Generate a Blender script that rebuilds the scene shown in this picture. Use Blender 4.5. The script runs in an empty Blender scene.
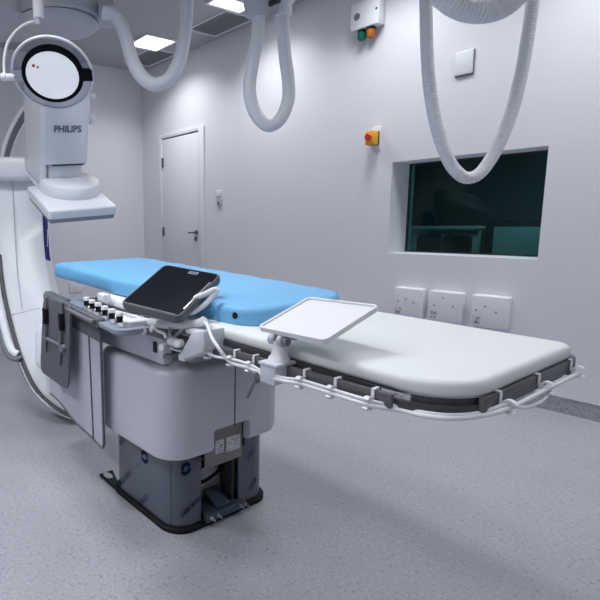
import bpy, bmesh, math, random
from mathutils import Vector, Matrix, noise as mnoise
random.seed(4)
C = bpy.context.scene.collection
PI = math.pi
# ------------------------------------------------------------------ camera
F = 514.677
ROWS = (Vector((0.567314821609332, 0.8233341318353207, -0.016577108817457886)),
        Vector((0.11583108205877451, -0.09971048052355624, -0.988251476346642)),
        Vector((-0.815314082799298, 0.5587295655567218, -0.15193491685694305)))
RT, DN, FW = ROWS
EYE = Vector((0, 0, 1.2))
def ray(u, v):
    return RT*((u-150)/F) + DN*((v-300)/F) + FW
def at(u, v, ax, val):            # where a line of sight meets the plane x / y / z = val
    r = ray(u, v); i = 'xyz'.index(ax)
    return EYE + r*((val-EYE[i])/r[i])
def dp(u, v, d):                  # the point at forward distance d
    return EYE + ray(u, v)*d
cd = bpy.data.cameras.new('camera'); cam = bpy.data.objects.new('camera', cd); C.objects.link(cam)
cd.sensor_width = 36; cd.lens = F/600*36; cd.shift_x = 0.25; cd.clip_start = 0.02
m3 = Matrix((RT, -DN, -FW)).transposed()
cam.matrix_world = Matrix.Translation(EYE) @ m3.to_4x4()
bpy.context.scene.camera = cam
# ------------------------------------------------------------------ materials
def mat(name, col, rough=.5, metal=0, spec=.5, noise=0, nscale=20, bump=0, bscale=60, coat=0, emit=None, estr=0, trans=0, alpha=1):
    m = bpy.data.materials.new(name); m.use_nodes = True
    nt = m.node_tree; b = nt.nodes['Principled BSDF']
    b.inputs['Base Color'].default_value = (*col, 1); b.inputs['Roughness'].default_value = rough
    b.inputs['Metallic'].default_value = metal; b.inputs['Specular IOR Level'].default_value = spec
    b.inputs['Coat Weight'].default_value = coat
    b.inputs['Transmission Weight'].default_value = trans; b.inputs['Alpha'].default_value = alpha
    if emit: b.inputs['Emission Color'].default_value = (*emit, 1); b.inputs['Emission Strength'].default_value = estr
    tc = nt.nodes.new('ShaderNodeTexCoord')
    if noise:
        n = nt.nodes.new('ShaderNodeTexNoise'); n.inputs['Scale'].default_value = nscale; n.inputs['Detail'].default_value = 3
        r = nt.nodes.new('ShaderNodeMix'); r.data_type = 'RGBA'
        r.inputs['A'].default_value = (*[c*(1-noise) for c in col], 1); r.inputs['B'].default_value = (*[min(1, c*(1+noise)) for c in col], 1)
        nt.links.new(tc.outputs['Object'], n.inputs['Vector']); nt.links.new(n.outputs['Fac'], r.inputs['Factor'])
        nt.links.new(r.outputs['Result'], b.inputs['Base Color'])
    if bump:
        n = nt.nodes.new('ShaderNodeTexNoise'); n.inputs['Scale'].default_value = bscale
        k = nt.nodes.new('ShaderNodeBump'); k.inputs['Strength'].default_value = bump; k.inputs['Distance'].default_value = .01
        nt.links.new(tc.outputs['Object'], n.inputs['Vector']); nt.links.new(n.outputs['Fac'], k.inputs['Height'])
        nt.links.new(k.outputs['Normal'], b.inputs['Normal'])
    return m
M = {}
M['wall'] = mat('painted_wall', (.765, .768, .80), .55, noise=.02, nscale=2)
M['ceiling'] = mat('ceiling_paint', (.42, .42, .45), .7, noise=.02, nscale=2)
M['door'] = mat('door_paint', (.78, .785, .815), .45, noise=.02, nscale=2)
M['white'] = mat('white_enamel', (.80, .82, .86), .32, noise=.02, nscale=4)
M['white2'] = mat('white_plastic', (.78, .79, .82), .4, noise=.02, nscale=6)
M['greywhite'] = mat('grey_white_enamel', (.50, .51, .56), .35, noise=.03, nscale=3)
M['body'] = mat('pedestal_enamel', (.58, .59, .645), .38, noise=.03, nscale=3)
M['bracket'] = mat('bracket_enamel', (.60, .62, .67), .4, noise=.03, nscale=8)
M['mattress'] = mat('white_vinyl', (.75, .775, .755), .6, noise=.02, nscale=5, bump=.15, bscale=9)
M['blue'] = mat('blue_vinyl', (.165, .46, .755), .5, noise=.05, nscale=6, bump=.5, bscale=9)
M['charcoal'] = mat('charcoal_frame', (.06, .06, .066), .45, noise=.1, nscale=9)
M['black'] = mat('black_rubber', (.008, .008, .010), .6, spec=.2, noise=.1)
M['blackgloss'] = mat('black_gloss', (.005, .006, .010), .45, spec=.06, noise=.05)
M['darkgrey'] = mat('dark_grey_panel', (.12, .125, .145), .5, noise=.08, nscale=7)
M['midgrey'] = mat('mid_grey_plastic', (.17, .175, .20), .45, noise=.06)
M['tabletgrey'] = mat('tablet_grey', (.10, .103, .115), .4, noise=.06)
M['grey'] = mat('grey_plastic', (.26, .30, .37), .45, noise=.04)
M['rail'] = mat('anodised_rail', (.13, .13, .135), .4, metal=.3, noise=.1, nscale=9)
M['apron'] = mat('apron_vinyl', (.47, .485, .56), .5, noise=.06, nscale=3, bump=.2, bscale=7)
M['film'] = mat('protective_film', (.088, .106, .138), .25, noise=.15, nscale=5, bump=.12, bscale=6, coat=.3)
M['filmprint'] = mat('film_print_ink', (.008, .015, .055), .7, spec=.05)
M['beige'] = mat('beige_steel', (.23, .215, .20), .5, noise=.1, nscale=6)
M['label'] = mat('printed_label', (.62, .62, .63), .5, noise=.35, nscale=120)
M['steelblue'] = mat('blue_steel', (.07, .10, .14), .35, metal=.5, noise=.2)
M['chrome'] = mat('chrome', (.62, .63, .66), .18, metal=1, noise=.05)
M['silver'] = mat('silver_trim', (.5, .51, .54), .3, metal=.8, noise=.05)
M['navy'] = mat('navy_stripe', (.008, .014, .16), .6, spec=.1, noise=.05)
M['yellow'] = mat('yellow_plastic', (.85, .42, .015), .4, noise=.05)
M['red'] = mat('red_plastic', (.62, .03, .02), .35, noise=.05)
M['green'] = mat('green_lens', (.006, .13, .07), .25, noise=.1)
M['orange'] = mat('orange_lens', (.5, .16, .015), .25, noise=.1)
M['lens'] = mat('lamp_lens', (.84, .85, .88), .2, noise=.01, coat=.3, emit=(.95, .97, 1), estr=.35)
M['ink'] = mat('grey_lettering', (.16, .18, .24), .5)
M['glow'] = mat('lamp_diffuser', (.9, .9, .9), .5, emit=(.93, .95, 1.0), estr=3)
M['slat'] = mat('vent_grey', (.42, .42, .44), .6, noise=.05)
M['dark'] = mat('dark_void', (.03, .032, .036), .8, noise=.1)
M['teal'] = mat('control_room_paint', (.40, .46, .45), .7, noise=.06, nscale=3)
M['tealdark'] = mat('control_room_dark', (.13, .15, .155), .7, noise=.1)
def floor_mat():
    m = mat('terrazzo_vinyl', (.4, .4, .45), .42); nt = m.node_tree; b = nt.nodes['Principled BSDF']
    tc = nt.nodes.new('ShaderNodeTexCoord'); L = nt.links
    def ns(scale, det):
        n = nt.nodes.new('ShaderNodeTexNoise'); n.inputs['Scale'].default_value = scale; n.inputs['Detail'].default_value = det
        L.new(tc.outputs['Object'], n.inputs['Vector']); return n
    def ramp(src, stops):
        r = nt.nodes.new('ShaderNodeValToRGB'); e = r.color_ramp.elements
        e[0].position, e[0].color = stops[0]; e[1].position, e[1].color = stops[1]
        for p, c in stops[2:]:
            k = e.new(p); k.color = c
        L.new(src, r.inputs['Fac']); return r
    def mix(t, f, a, c):
        x = nt.nodes.new('ShaderNodeMix'); x.data_type = 'RGBA'; x.blend_type = t; x.inputs['Factor'].default_value = f
        L.new(a, x.inputs['A']); L.new(c, x.inputs['B']); return x.outputs['Result']
    a = ramp(ns(1.5, 3).outputs['Fac'], [(.3, (.33, .333, .368, 1)), (.7, (.375, .378, .412, 1))]).outputs['Color']
    s1 = ramp(ns(190, 2).outputs['Fac'], [(.30, (.42, .42, .46, 1)), (.37, (1, 1, 1, 1)), (.6, (1, 1, 1, 1)), (.68, (1.35, 1.35, 1.35, 1))]).outputs['Color']
    s2 = ramp(ns(70, 2).outputs['Fac'], [(.3, (.7, .7, .74, 1)), (.42, (1, 1, 1, 1)), (.6, (1, 1, 1, 1)), (.7, (1.2, 1.2, 1.2, 1))]).outputs['Color']
    col = mix('MULTIPLY', 1, mix('MULTIPLY', 1, a, s1), s2)
    L.new(col, b.inputs['Base Color']); return m
M['floor'] = floor_mat()
def glass_mat(name, tint, gloss, gcol=(1, 1, 1), rough=.02):
    m = bpy.data.materials.new(name); m.use_nodes = True; nt = m.node_tree
    nt.nodes.remove(nt.nodes['Principled BSDF']); out = nt.nodes['Material Output']
    t = nt.nodes.new('ShaderNodeBsdfTransparent'); t.inputs['Color'].default_value = (*tint, 1)
    g = nt.nodes.new('ShaderNodeBsdfGlossy'); g.inputs['Color'].default_value = (*gcol, 1); g.inputs['Roughness'].default_value = rough
    f = nt.nodes.new('ShaderNodeFresnel'); f.inputs['IOR'].default_value = 1.5
    mu = nt.nodes.new('ShaderNodeMath'); mu.operation = 'MULTIPLY'; mu.inputs[1].default_value = gloss
    x = nt.nodes.new('ShaderNodeMixShader')
    nt.links.new(f.outputs[0], mu.inputs[0]); nt.links.new(mu.outputs[0], x.inputs[0])
    nt.links.new(t.outputs[0], x.inputs[1]); nt.links.new(g.outputs[0], x.inputs[2]); nt.links.new(x.outputs[0], out.inputs['Surface'])
    return m
M['glass'] = glass_mat('lead_glass', (.36, .64, .64), .35)
M['clear'] = glass_mat('clear_acrylic', (.80, .81, .84), 1.0, rough=.15)
# ------------------------------------------------------------------ mesh helpers
def B(): return bmesh.new()
def box(bm, c, s, bev=0, rot=None, seg=2):
    """box at centre c with size s; rot = 3x3 whose columns are the box axes"""
    t = bmesh.new(); bmesh.ops.create_cube(t, size=1)
    for v in t.verts: v.co = Vector((v.co.x*s[0], v.co.y*s[1], v.co.z*s[2]))
    if bev: bmesh.ops.bevel(t, geom=t.edges[:], offset=bev, segments=seg, profile=.5, affect='EDGES')
    R = (rot or Matrix.Identity(3))
    for v in t.verts: v.co = R @ v.co + Vector(c)
    merge(bm, t)
def merge(bm, t):
    me = bpy.data.meshes.new('tmp'); t.to_mesh(me); t.free(); bm.from_mesh(me); bpy.data.meshes.remove(me)
def box2(bm, a, b, bev=0, rot=None, seg=2):
    a, b = Vector(a), Vector(b); box(bm, (a+b)/2, [abs(x) for x in (b-a)], bev, rot, seg)
def rrect(x0, x1, y0, y1, r, n=8, inset=0):
    """counter-clockwise rounded rectangle; r = one radius or four (x0y0, x1y0, x1y1, x0y1)"""
    if not isinstance(r, (tuple, list)): r = (r,)*4
    x0 += inset; x1 -= inset; y0 += inset; y1 -= inset; P = []
    for (cx, cy, sx, sy, a0, rr) in ((x0, y0, 1, 1, PI, r[0]), (x1, y0, -1, 1, 1.5*PI, r[1]), (x1, y1, -1, -1, 0, r[2]), (x0, y1, 1, -1, .5*PI, r[3])):
        q = max(rr-inset, .003)
        for k in range(n+1):
            a = a0 + PI/2*k/n; P.append((cx+sx*q+q*math.cos(a), cy+sy*q+q*math.sin(a)))
    return P
def loft(bm, rings, cap=True, closed=True):
    V = [[bm.verts.new(p) for p in r] for r in rings]; n = len(V[0])
    for a, b in zip(V, V[1:]):
        for i in range(n if closed else n-1):
            j = (i+1) % n; bm.faces.new((a[i], a[j], b[j], b[i]))
    if cap:
        bm.faces.new(list(reversed(V[0]))); bm.faces.new(V[-1])
    return V
def slab(bm, prof, *rr, f=None, **k):
    """stacked rounded rectangles: prof = [(inset, z), ...] bottom to top"""
    f = f or (lambda p: p)
    loft(bm, [[f(Vector((x, y, z))) for x, y in rrect(*rr, inset=i, **k)] for i, z in prof])
def soft(z0, z1, r, n=4, lower=True):
    P = []
    if lower: P += [(r-r*math.sin(PI/2*k/n), z0+r-r*math.cos(PI/2*k/n)) for k in range(n+1)]
    else: P += [(0, z0)]
    P += [(r-r*math.cos(PI/2*k/n), z1-r+r*math.sin(PI/2*k/n)) for k in range(n+1)]
    return P
def prism(bm, pts, d, bev=0, seg=2):
    """polygon of 3-D points pushed along vector d"""
    t = bmesh.new(); d = Vector(d)
    loft(t, [[Vector(p) for p in pts], [Vector(p)+d for p in pts]])
    bmesh.ops.recalc_face_normals(t, faces=t.faces[:])
    if bev: bmesh.ops.bevel(t, geom=[e for e in t.edges if len(e.link_faces) == 2 and e.calc_face_angle(0) > .6], offset=bev, segments=seg, profile=.5, affect='EDGES')
    merge(bm, t)
def spline(P, step):
    P = [Vector(p) for p in P]; Q = [P[0]*2-P[1]] + P + [P[-1]*2-P[-2]]; out = []
    for i in range(1, len(Q)-2):
        a, b, c, d = Q[i-1:i+3]; n = max(2, int((c-b).length/step))
        for k in range(n):
            t = k/n; out.append(.5*((2*b)+(c-a)*t+(2*a-5*b+4*c-d)*t*t+(3*b-a-3*c+d)*t**3))
    out.append(P[-1]); return out
def tube(bm, P, r, seg=10, step=.02, smooth=True, flat=None):
    """r: radius or function of arc length; flat = (vector, factor) squashes the section"""
    P = spline(P, step) if smooth else [Vector(p) for p in P]
    rf = r if callable(r) else (lambda s, L: r)
    L = sum((b-a).length for a, b in zip(P, P[1:])); s = 0; rings = []; T0 = (P[1]-P[0]).normalized()
    N = T0.orthogonal().normalized()
    for i, p in enumerate(P):
        T = (P[min(i+1, len(P)-1)]-P[max(i-1, 0)]).normalized()
        N = (N - T*N.dot(T)).normalized(); Bn = T.cross(N); rr = rf(s, L)
        rings.append([p+(N*math.cos(2*PI*k/seg)+Bn*math.sin(2*PI*k/seg))*rr for k in range(seg)])
        if i < len(P)-1: s += (P[i+1]-p).length
    loft(bm, rings)
def lathe(bm, prof, mtx=None, seg=32):
    """prof = [(r, z), ...]; closed by caps"""
    mtx = mtx or Matrix.Identity(4)
    loft(bm, [[mtx @ Vector((max(r, .0004)*math.cos(2*PI*k/seg), max(r, .0004)*math.sin(2*PI*k/seg), z)) for k in range(seg)] for r, z in prof])
def frame(o, x, y, z):
    m = Matrix((x, y, z)).transposed().to_4x4(); m.translation = Vector(o); return m
def axis_m(o, z):
    z = Vector(z).normalized(); x = z.orthogonal().normalized(); return frame(o, x, z.cross(x), z)
def cyl(bm, o, d, r, L, seg=20, bev=.0):
    b = min(bev, r*.5, L*.4)
    prof = [(r, 0), (r, L)] if not b else [(r-b, 0), (r, b), (r, L-b), (r-b, L)]
    lathe(bm, prof, axis_m(o, d), seg)
def world_of(o):
    p = Vector((0, 0, 0))
    while o: p += o.location; o = o.parent
    return p
def obj(name, bm, m, parent=None, label=None, origin=None, smooth=True):
    bmesh.ops.recalc_face_normals(bm, faces=bm.faces[:])
    o0 = world_of(parent) if parent else Vector(origin or (0, 0, 0))
    for v in bm.verts: v.co -= o0
    for f in bm.faces: f.smooth = smooth
    for e in bm.edges:
        if len(e.link_faces) == 2 and e.calc_face_angle(0) > math.radians(38): e.smooth = False
    me = bpy.data.meshes.new(name); bm.to_mesh(me); bm.free(); me.materials.append(m)
    o = bpy.data.objects.new(name, me); C.objects.link(o)
    if parent: o.parent = parent
    else: o.location = o0
    if label: o['label'] = label
    return o
def thing(name, label, cat, loc=(0, 0, 0), group=None):
    o = bpy.data.objects.new(name, None); C.objects.link(o); o.location = Vector(loc); o.empty_display_size = .1
    o['label'] = label; o['category'] = cat
    if group: o['group'] = group
    return o
def tag(o, label, cat, group=None):
    o['label'] = label; o['category'] = cat
    if group: o['group'] = group
    return o
def struct(name, bm, m, parent=None, origin=None):
    o = obj(name, bm, m, parent, origin=origin)
    if not parent: o['kind'] = 'structure'
    return o
def text_mesh(s, size, ext, mtx):
    """lettering as mesh: text lies in the local xy plane of mtx"""
    cu = bpy.data.curves.new('lettering', 'FONT'); cu.body = s; cu.size = size; cu.extrude = ext; cu.align_x = 'CENTER'; cu.align_y = 'CENTER'; cu.offset = size*.035
    o = bpy.data.objects.new('lettering', cu); C.objects.link(o)
    bpy.context.view_layer.update()
    me = bpy.data.meshes.new_from_object(o.evaluated_get(bpy.context.evaluated_depsgraph_get()))
    bm = bmesh.new(); bm.from_mesh(me); bpy.data.objects.remove(o); bpy.data.meshes.remove(me)
    bm.transform(mtx); return bm
def bool_cut(o, cutter_bm):
    me = bpy.data.meshes.new('cut'); cutter_bm.to_mesh(me); cutter_bm.free()
    c = bpy.data.objects.new('cut', me); C.objects.link(c); c.location = world_of(o)*0
    for v in me.vertices: v.co -= world_of(o)
    c.location = world_of(o)
    md = o.modifiers.new('b', 'BOOLEAN'); md.object = c; md.operation = 'DIFFERENCE'; md.solver = 'EXACT'
    bpy.context.view_layer.update()
    new = bpy.data.meshes.new_from_object(o.evaluated_get(bpy.context.evaluated_depsgraph_get()))
    o.modifiers.clear(); old = o.data; o.data = new; new.name = old.name; bpy.data.meshes.remove(old); bpy.data.objects.remove(c)
X, Y, Z = Vector((1, 0, 0)), Vector((0, 1, 0)), Vector((0, 0, 1))
# ------------------------------------------------------------------ room
XB, YW, ZC = -5.595, 3.758, 3.02          # back wall, right wall, ceiling
XF, YL = 2.2, -2.6
WX0, WX1, WZ0, WZ1 = -2.236, -1.258, .925, 1.604
b = B(); box2(b, (XB-.2, YL-.2, -.1), (XF+.2, YW+.32, 0)); struct('floor', b, M['floor'])
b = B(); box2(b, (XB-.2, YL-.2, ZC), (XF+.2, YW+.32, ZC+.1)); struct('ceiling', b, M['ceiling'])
b = B(); box2(b, (XB-.2, YL-.2, 0), (XB, YW+.32, ZC)); struct('wall_back', b, M['wall'])
b = B(); box2(b, (XB, YL-.2, 0), (XF, YL, ZC)); struct('wall_left', b, M['wall'])
b = B(); box2(b, (XF, YL-.2, 0), (XF+.2, YW+.32, ZC)); struct('wall_front', b, M['wall'])
b = B()
box2(b, (XB, YW, 0), (WX0, YW+.32, ZC)); box2(b, (WX1, YW, 0), (XF, YW+.32, ZC))
box2(b, (WX0, YW, 0), (WX1, YW+.32, WZ0)); box2(b, (WX0, YW, WZ1), (WX1, YW+.32, ZC))
struct('wall_right', b, M['wall'])
b = B(); box2(b, (-4.62, YW-.008, 0), (XF, YW, .098)); box2(b, (-4.62, YW-.011, .094), (XF, YW, .1)); struct('baseboard_right', b, M['floor'])
b = B(); box2(b, (XB, YL, 0), (XB+.008, YW, .1)); struct('baseboard_back', b, M['floor'])
# window
w = B()
for (a, c) in (((WX0, WZ0), (WX0+.012, WZ1)), ((WX1-.012, WZ0), (WX1, WZ1)), ((WX0, WZ0), (WX1, WZ0+.01)), ((WX0, WZ1-.012), (WX1, WZ1))):
    box2(w, (a[0], YW+.24, a[1]), (c[0], YW+.255, c[1]))
wf = struct('window_1', w, M['dark'])
g = B(); box2(g, (WX0+.012, YW+.24, WZ0+.01), (WX1-.012, YW+.25, WZ1-.012)); obj('pane', g, M['glass'], wf)
# the control room behind the glass
y1 = 6.4
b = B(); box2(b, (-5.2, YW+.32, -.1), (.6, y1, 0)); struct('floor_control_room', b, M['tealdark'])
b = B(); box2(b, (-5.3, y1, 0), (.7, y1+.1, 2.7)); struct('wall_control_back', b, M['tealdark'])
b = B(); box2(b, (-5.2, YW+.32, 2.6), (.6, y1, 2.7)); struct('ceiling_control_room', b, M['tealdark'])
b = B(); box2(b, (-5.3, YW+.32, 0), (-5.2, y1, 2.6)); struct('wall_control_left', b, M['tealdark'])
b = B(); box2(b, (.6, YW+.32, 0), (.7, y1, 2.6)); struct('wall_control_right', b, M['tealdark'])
dk = thing('reflection_desk', 'pale desk made up for the reflected light strip in the dark teal window', 'desk', (-3.4, 5.5, 0))  # made-up desk; its pale panel imitates the light strip mirrored in the glass
b = B(); box2(b, (-5.0, 5.46, 0), (-2.32, 5.5, 1.06), .004); obj('front_panel', b, M['teal'], dk)
b = B(); box2(b, (-5.0, 5.44, 1.06), (-2.32, 6.1, 1.09), .004); obj('desktop', b, M['teal'], dk)
CH = [at(u, 240, 'y', 5.1).x for u in (429, 456)]
for i, (x0, lab) in enumerate(((CH[0], 'dark back of a chair left of another one, seen through the teal window'), (CH[1], 'dark back of a chair nearest the framed cabinet, seen through the teal window'))):
    t = thing('office_chair', lab, 'chair', (x0, 5.1, 0), 'dark chairs in the control room')
    b = B(); slab(b, soft(0, .05, .015), x0-.125, x0+.125, -.2, .2, .05, f=lambda p: Vector((p.x, 5.1+p.z, p.y*1.05+.82))); obj('backrest', b, M['dark'], t)
    b = B(); slab(b, soft(.44, .5, .02), x0-.135, x0+.135, 5.14, 5.4, .05); obj('seat', b, M['dark'], t)
    b = B(); cyl(b, (x0, 5.26, .06), Z, .025, .38); cyl(b, (x0, 5.26, 0.0), Z, .12, .06, bev=.02); box2(b, (x0-.02, 5.12, .44), (x0+.02, 5.16, .7)); obj('base', b, M['dark'], t)
CONTROL = True
t = thing('storage_cabinet', 'dark framed cabinet with pale door at the right end behind the window', 'cabinet', (-1.85, 5.55, 0))
b = B(); box2(b, (-2.25, 5.4, 0), (-1.45, 5.8, 1.16), .006); obj('carcass', b, M['dark'], t)
b = B(); box2(b, (-2.17, 5.385, .08), (-1.53, 5.4, 1.09), .003); obj('door', b, M['teal'], t)
# door in the right wall
DX0, DX1 = -5.16, -4.475
DZ = 2.15
b = B()
for a, c in (((DX0-.05, 0), (DX0, DZ+.06)), ((DX1, 0), (DX1+.085, DZ+.06)), ((DX0, DZ+.012), (DX1, DZ+.06))):
    box2(b, (a[0], YW-.02, a[1]), (c[0], YW, c[1]), .004)
dr = struct('door_1', b, M['door'])
b = B(); box2(b, (DX0+.004, YW-.012, .008), (DX1-.008, YW-.002, DZ), .002); obj('door_leaf', b, M['door'], dr)
b = B(); box2(b, (DX0, YW-.003, 0), (DX1, YW+.0, DZ+.012)); obj('shadow_gap', b, M['dark'], dr)
for zz in (2.0, 1.0+.215): pass
for vv in (163, 231.5):
    p = at(162.6, vv, 'y', YW)
    b = B(); cyl(b, (DX0+.012, YW-.018, p.z-.055), Z, .011, .11); box2(b, (DX0+.004, YW-.016, p.z-.05), (DX0+.035, YW-.011, p.z+.05)); obj('hinge', b, M['darkgrey'], dr)
p = at(197.5, 232.5, 'y', YW)
b = B(); cyl(b, (p.x, YW-.012, p.z), -Y, .026, .012); cyl(b, (p.x, YW-.02, p.z), -Y, .009, .04); tube(b, [(p.x, YW-.058, p.z), (p.x-.04, YW-.06, p.z), (p.x-.095, YW-.055, p.z-.002)], .009)
hd = obj('door_handle', b, M['darkgrey'], dr)
b = B(); p2 = at(197, 238.5, 'y', YW); slab(b, [(0, 0), (0, .012)], -.02, .02, -.03, .03, .019, f=lambda q: Vector((p2.x+q.x, YW-.012-q.z, p2.z+q.y))); obj('lock_plate', b, M['darkgrey'], dr)
# ------------------------------------------------------------------ ceiling fittings
POWER, SPREAD = 17, math.radians(125)
def ceiling_light(x0, x1, y0, y1, lab, k=1.0, zc=ZC):
    t = thing('ceiling_light', lab, 'ceiling light', ((x0+x1)/2, (y0+y1)/2, zc-.02), 'square ceiling lights')
    b = B(); f = .022
    for a, c in (((x0-f, y0-f), (x1+f, y0)), ((x0-f, y1), (x1+f, y1+f)), ((x0-f, y0), (x0, y1)), ((x1, y0), (x1+f, y1))):
        box2(b, (a[0], a[1], zc-.02), (c[0], c[1], zc), .003)
    obj('frame', b, M['white'], t)
    b = B(); box2(b, (x0, y0, zc-.012), (x1, y1, zc-.002)); obj('diffuser', b, M['glow'], t)
    ld = bpy.data.lights.new('lamp', 'AREA'); ld.shape = 'SQUARE'; ld.size = x1-x0-.03; ld.energy = POWER*k; ld.color = (.93, .95, 1.0); ld.spread = SPREAD
    lo = bpy.data.objects.new('lamp', ld); C.objects.link(lo); lo.parent = t; lo.location = (0, 0, .004)
ceiling_light(-4.78, -4.44, 3.06, 3.41, 'glowing square ceiling light farther from the viewer, inside the leftmost hose loop', .6)
ceiling_light(-3.55, -3.19, 3.08, 3.44, 'glowing square ceiling light cut by the top edge beside the slatted vent', .55)
for i, (x, y, k) in enumerate(((-2.15, 3.25, .50), (-.95, 3.25, .55), (.25, 3.25, .6), (-2.3, .2, .8), (-1.6, .9, .68), (-.2, .9, .22), (1.1, 1.0, .2), (-2.4, -1.2, 1.45), (-1.1, -1.3, 1.15), (.9, -1.1, .3), (-1.9, 5.0, .5))):  # last entry is an unseen lamp added to brighten the control room
    ceiling_light(x-.2, x+.2, y-.2, y+.2, 'square ceiling light of the room, above the picture' if y < 4 else 'dim unseen light added to brighten the control room behind the window', k, ZC if y < 4 else 2.6)
def vent(pts, lab, n=9):
    P = [at(u, v, 'z', ZC) for u, v in pts]; x0 = min(p.x for p in P); x1 = max(p.x for p in P); y0 = min(p.y for p in P); y1 = min(max(p.y for p in P), YW-.04)
    t = thing('ceiling_vent', lab, 'vent', ((x0+x1)/2, (y0+y1)/2, ZC-.012), 'slatted ceiling vents')
    b = B(); f = .02
    for a, c in (((x0, y0), (x1, y0+f)), ((x0, y1-f), (x1, y1)), ((x0, y0+f), (x0+f, y1-f)), ((x1-f, y0+f), (x1, y1-f))):
        box2(b, (a[0], a[1], ZC-.012), (c[0], c[1], ZC), .002)
    obj('frame', b, M['white'], t)
    b = B(); box2(b, (x0+f, y0+f, ZC-.002), (x1-f, y1-f, ZC)); obj('backing', b, M['slat'], t)
    R = Matrix.Rotation(.6, 3, 'X')
    for k in range(n):
        b = B(); yy = y0+f+(y1-y0-2*f)*(k+.5)/n
        box(b, ((x0+x1)/2, yy, ZC-.008), (x1-x0-2*f, .018, .003), 0, R); obj('slat', b, M['slat'], t)
vent([(190, 29.5), (217.5, 34.5), (251, 20), (226, 9)], 'grey slatted ceiling vent above the door beside the nearer light')
vent([(123, 61), (151, 64), (178, 53), (150, 48)], 'grey slatted ceiling vent seen through the leftmost hose loop')
# ------------------------------------------------------------------ wall fittings
def wp(u, v, d=0): return at(u, v, 'y', YW-d)
def wall_box(name, lab, cat, tl, br, d, bev=.006, m='white2', group=None):
    a, c = wp(*tl, d), wp(*br, d)
    t = thing(name, lab, cat, ((a.x+c.x)/2, YW, (a.z+c.z)/2), group)
    b = B(); box2(b, (a.x, YW-d, c.z), (c.x, YW, a.z), bev, seg=3); obj('housing', b, M[m], t)
    return t, a, c
labs = ('white wall box below the window, leftmost of the three', 'white wall box below the window, middle of the three', 'white wall box below the window, rightmost and largest of the three')
for i, (tl, br, holes) in enumerate((((394.5, 286.5), (421, 319.5), ((398, 301), (406, 299), (413.7, 302.5))), ((429, 290), (460, 325), ((434, 305), (443, 298), (453, 306.5))), ((471.5, 294), (506, 331), ((476, 310), (485, 306.5), (496, 312.5))))):
    t, a, c = wall_box('outlet_box', labs[i], 'wall box', tl, br, .06, .012, group='white wall boxes under the window')
    for h in holes:
        b = B(); p = wp(*h, .06); cyl(b, (p.x, p.y+.002, p.z), -Y, .006, .005); obj('screw', b, M['grey'], t)
    b = B(); w_ = (c.x-a.x); box2(b, (a.x+w_*.06, YW-.0612, c.z+.018), (a.x+w_*.30, YW-.059, c.z+.018+w_*.26)); obj('sticker', b, M['label'], t, 'small grey printed sticker')
    b = B()
    for k in range(6): q = random.random; box(b, (a.x+w_*(.10+.16*q()), YW-.0614, c.z+.024+w_*.2*q()), (.012, .0006, .008))
    obj('sticker_print', b, M['ink'], t)
# emergency stop
a = wp(373, 127.5); c = wp(380.5, 149)
t = thing('emergency_stop', 'yellow emergency stop box with red push button on white plate', 'emergency stop', ((a.x+c.x)/2, YW, (a.z+c.z)/2))
b = B(); box2(b, (a.x, YW-.012, c.z), (c.x, YW, a.z), .004); obj('back_plate', b, M['white2'], t)
cx, cz = (a.x+c.x)/2-.006, (a.z+c.z)/2-.003
b = B(); box2(b, (cx-.037, YW-.028, cz-.05), (cx+.037, YW-.012, cz+.05), .003); obj('base', b, M['dark'], t)
b = B(); box2(b, (cx-.037, YW-.085, cz-.05), (cx+.037, YW-.028, cz+.05), .005); obj('housing', b, M['yellow'], t)
b = B(); lathe(b, [(.016, 0), (.016, .008), (.026, .010), (.028, .02), (.022, .027)], axis_m((cx-.002, YW-.085, cz+.006), -Y), 24); obj('button', b, M['red'], t)
# connection box with indicator lamps
a, c = wp(351, 8, .09), wp(378, 27, .09)
zb = wp(352, 31.5, .09).z; zt = wp(351, 5, .09).z
t = thing('signal_box', 'white signal box with green and orange lamps high on the wall', 'signal box', ((a.x+c.x)/2, YW, zb))
b = B(); box2(b, (a.x, YW-.09, zb), (c.x, YW, zt), .008); obj('housing', b, M['white2'], t)
b = B(); p = wp(357, 17, .09); lathe(b, [(.026, 0), (.026, .003), (.0, .003)], axis_m((p.x, YW-.089, p.z), -Y), 24); obj('speaker_grille', b, M['midgrey'], t)
for (u, mm, nm) in ((362, 'green', 'green_lamp'), (371, 'orange', 'orange_lamp')):
    p = at(u, 30, 'z', zb); p = Vector((wp(u, 30, .05).x, YW-.05, zb))
    b = B(); lathe(b, [(.012, 0), (.027, -.018), (.03, -.02), (.03, -.06), (.02, -.075)], Matrix.Translation(p), 24); k = obj(nm, b, M[mm], t)
    b = B(); cyl(b, p+Vector((0, 0, -.012)), Z, .031, .012); obj('lamp_collar', b, M['dark'], k)
b = B(); p = wp(377, 8, .09); cyl(b, (c.x-.02, YW-.09, p.z), -Y, .008, .002); obj('keyhole', b, M['dark'], t)
t, a, c = wall_box('wall_plate', 'blank white square plate on the wall between the hose loop', 'wall plate', (455.5, 53), (471.5, 72.5), .02, .006)
b = B(); box2(b, (a.x-.002, YW-.006, c.z-.008), (c.x+.005, YW, a.z+.002), .003); obj('back_frame', b, M['darkgrey'], t)
t, a, c = wall_box('light_switch', 'upper small white switch plate on the wall beside the door', 'light switch', (215.5, 190.5), (220.5, 196), .012, .003)
t, a, c = wall_box('key_switch', 'lower small grey key switch on the wall beside the door', 'light switch', (216.5, 198.5), (220.5, 205), .02, .003, 'greywhite')
b = B(); p = wp(218.5, 202.5, .02); cyl(b, (p.x, YW-.019, p.z), -Y, .014, .006); obj('key_cylinder', b, M['midgrey'], t)
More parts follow.
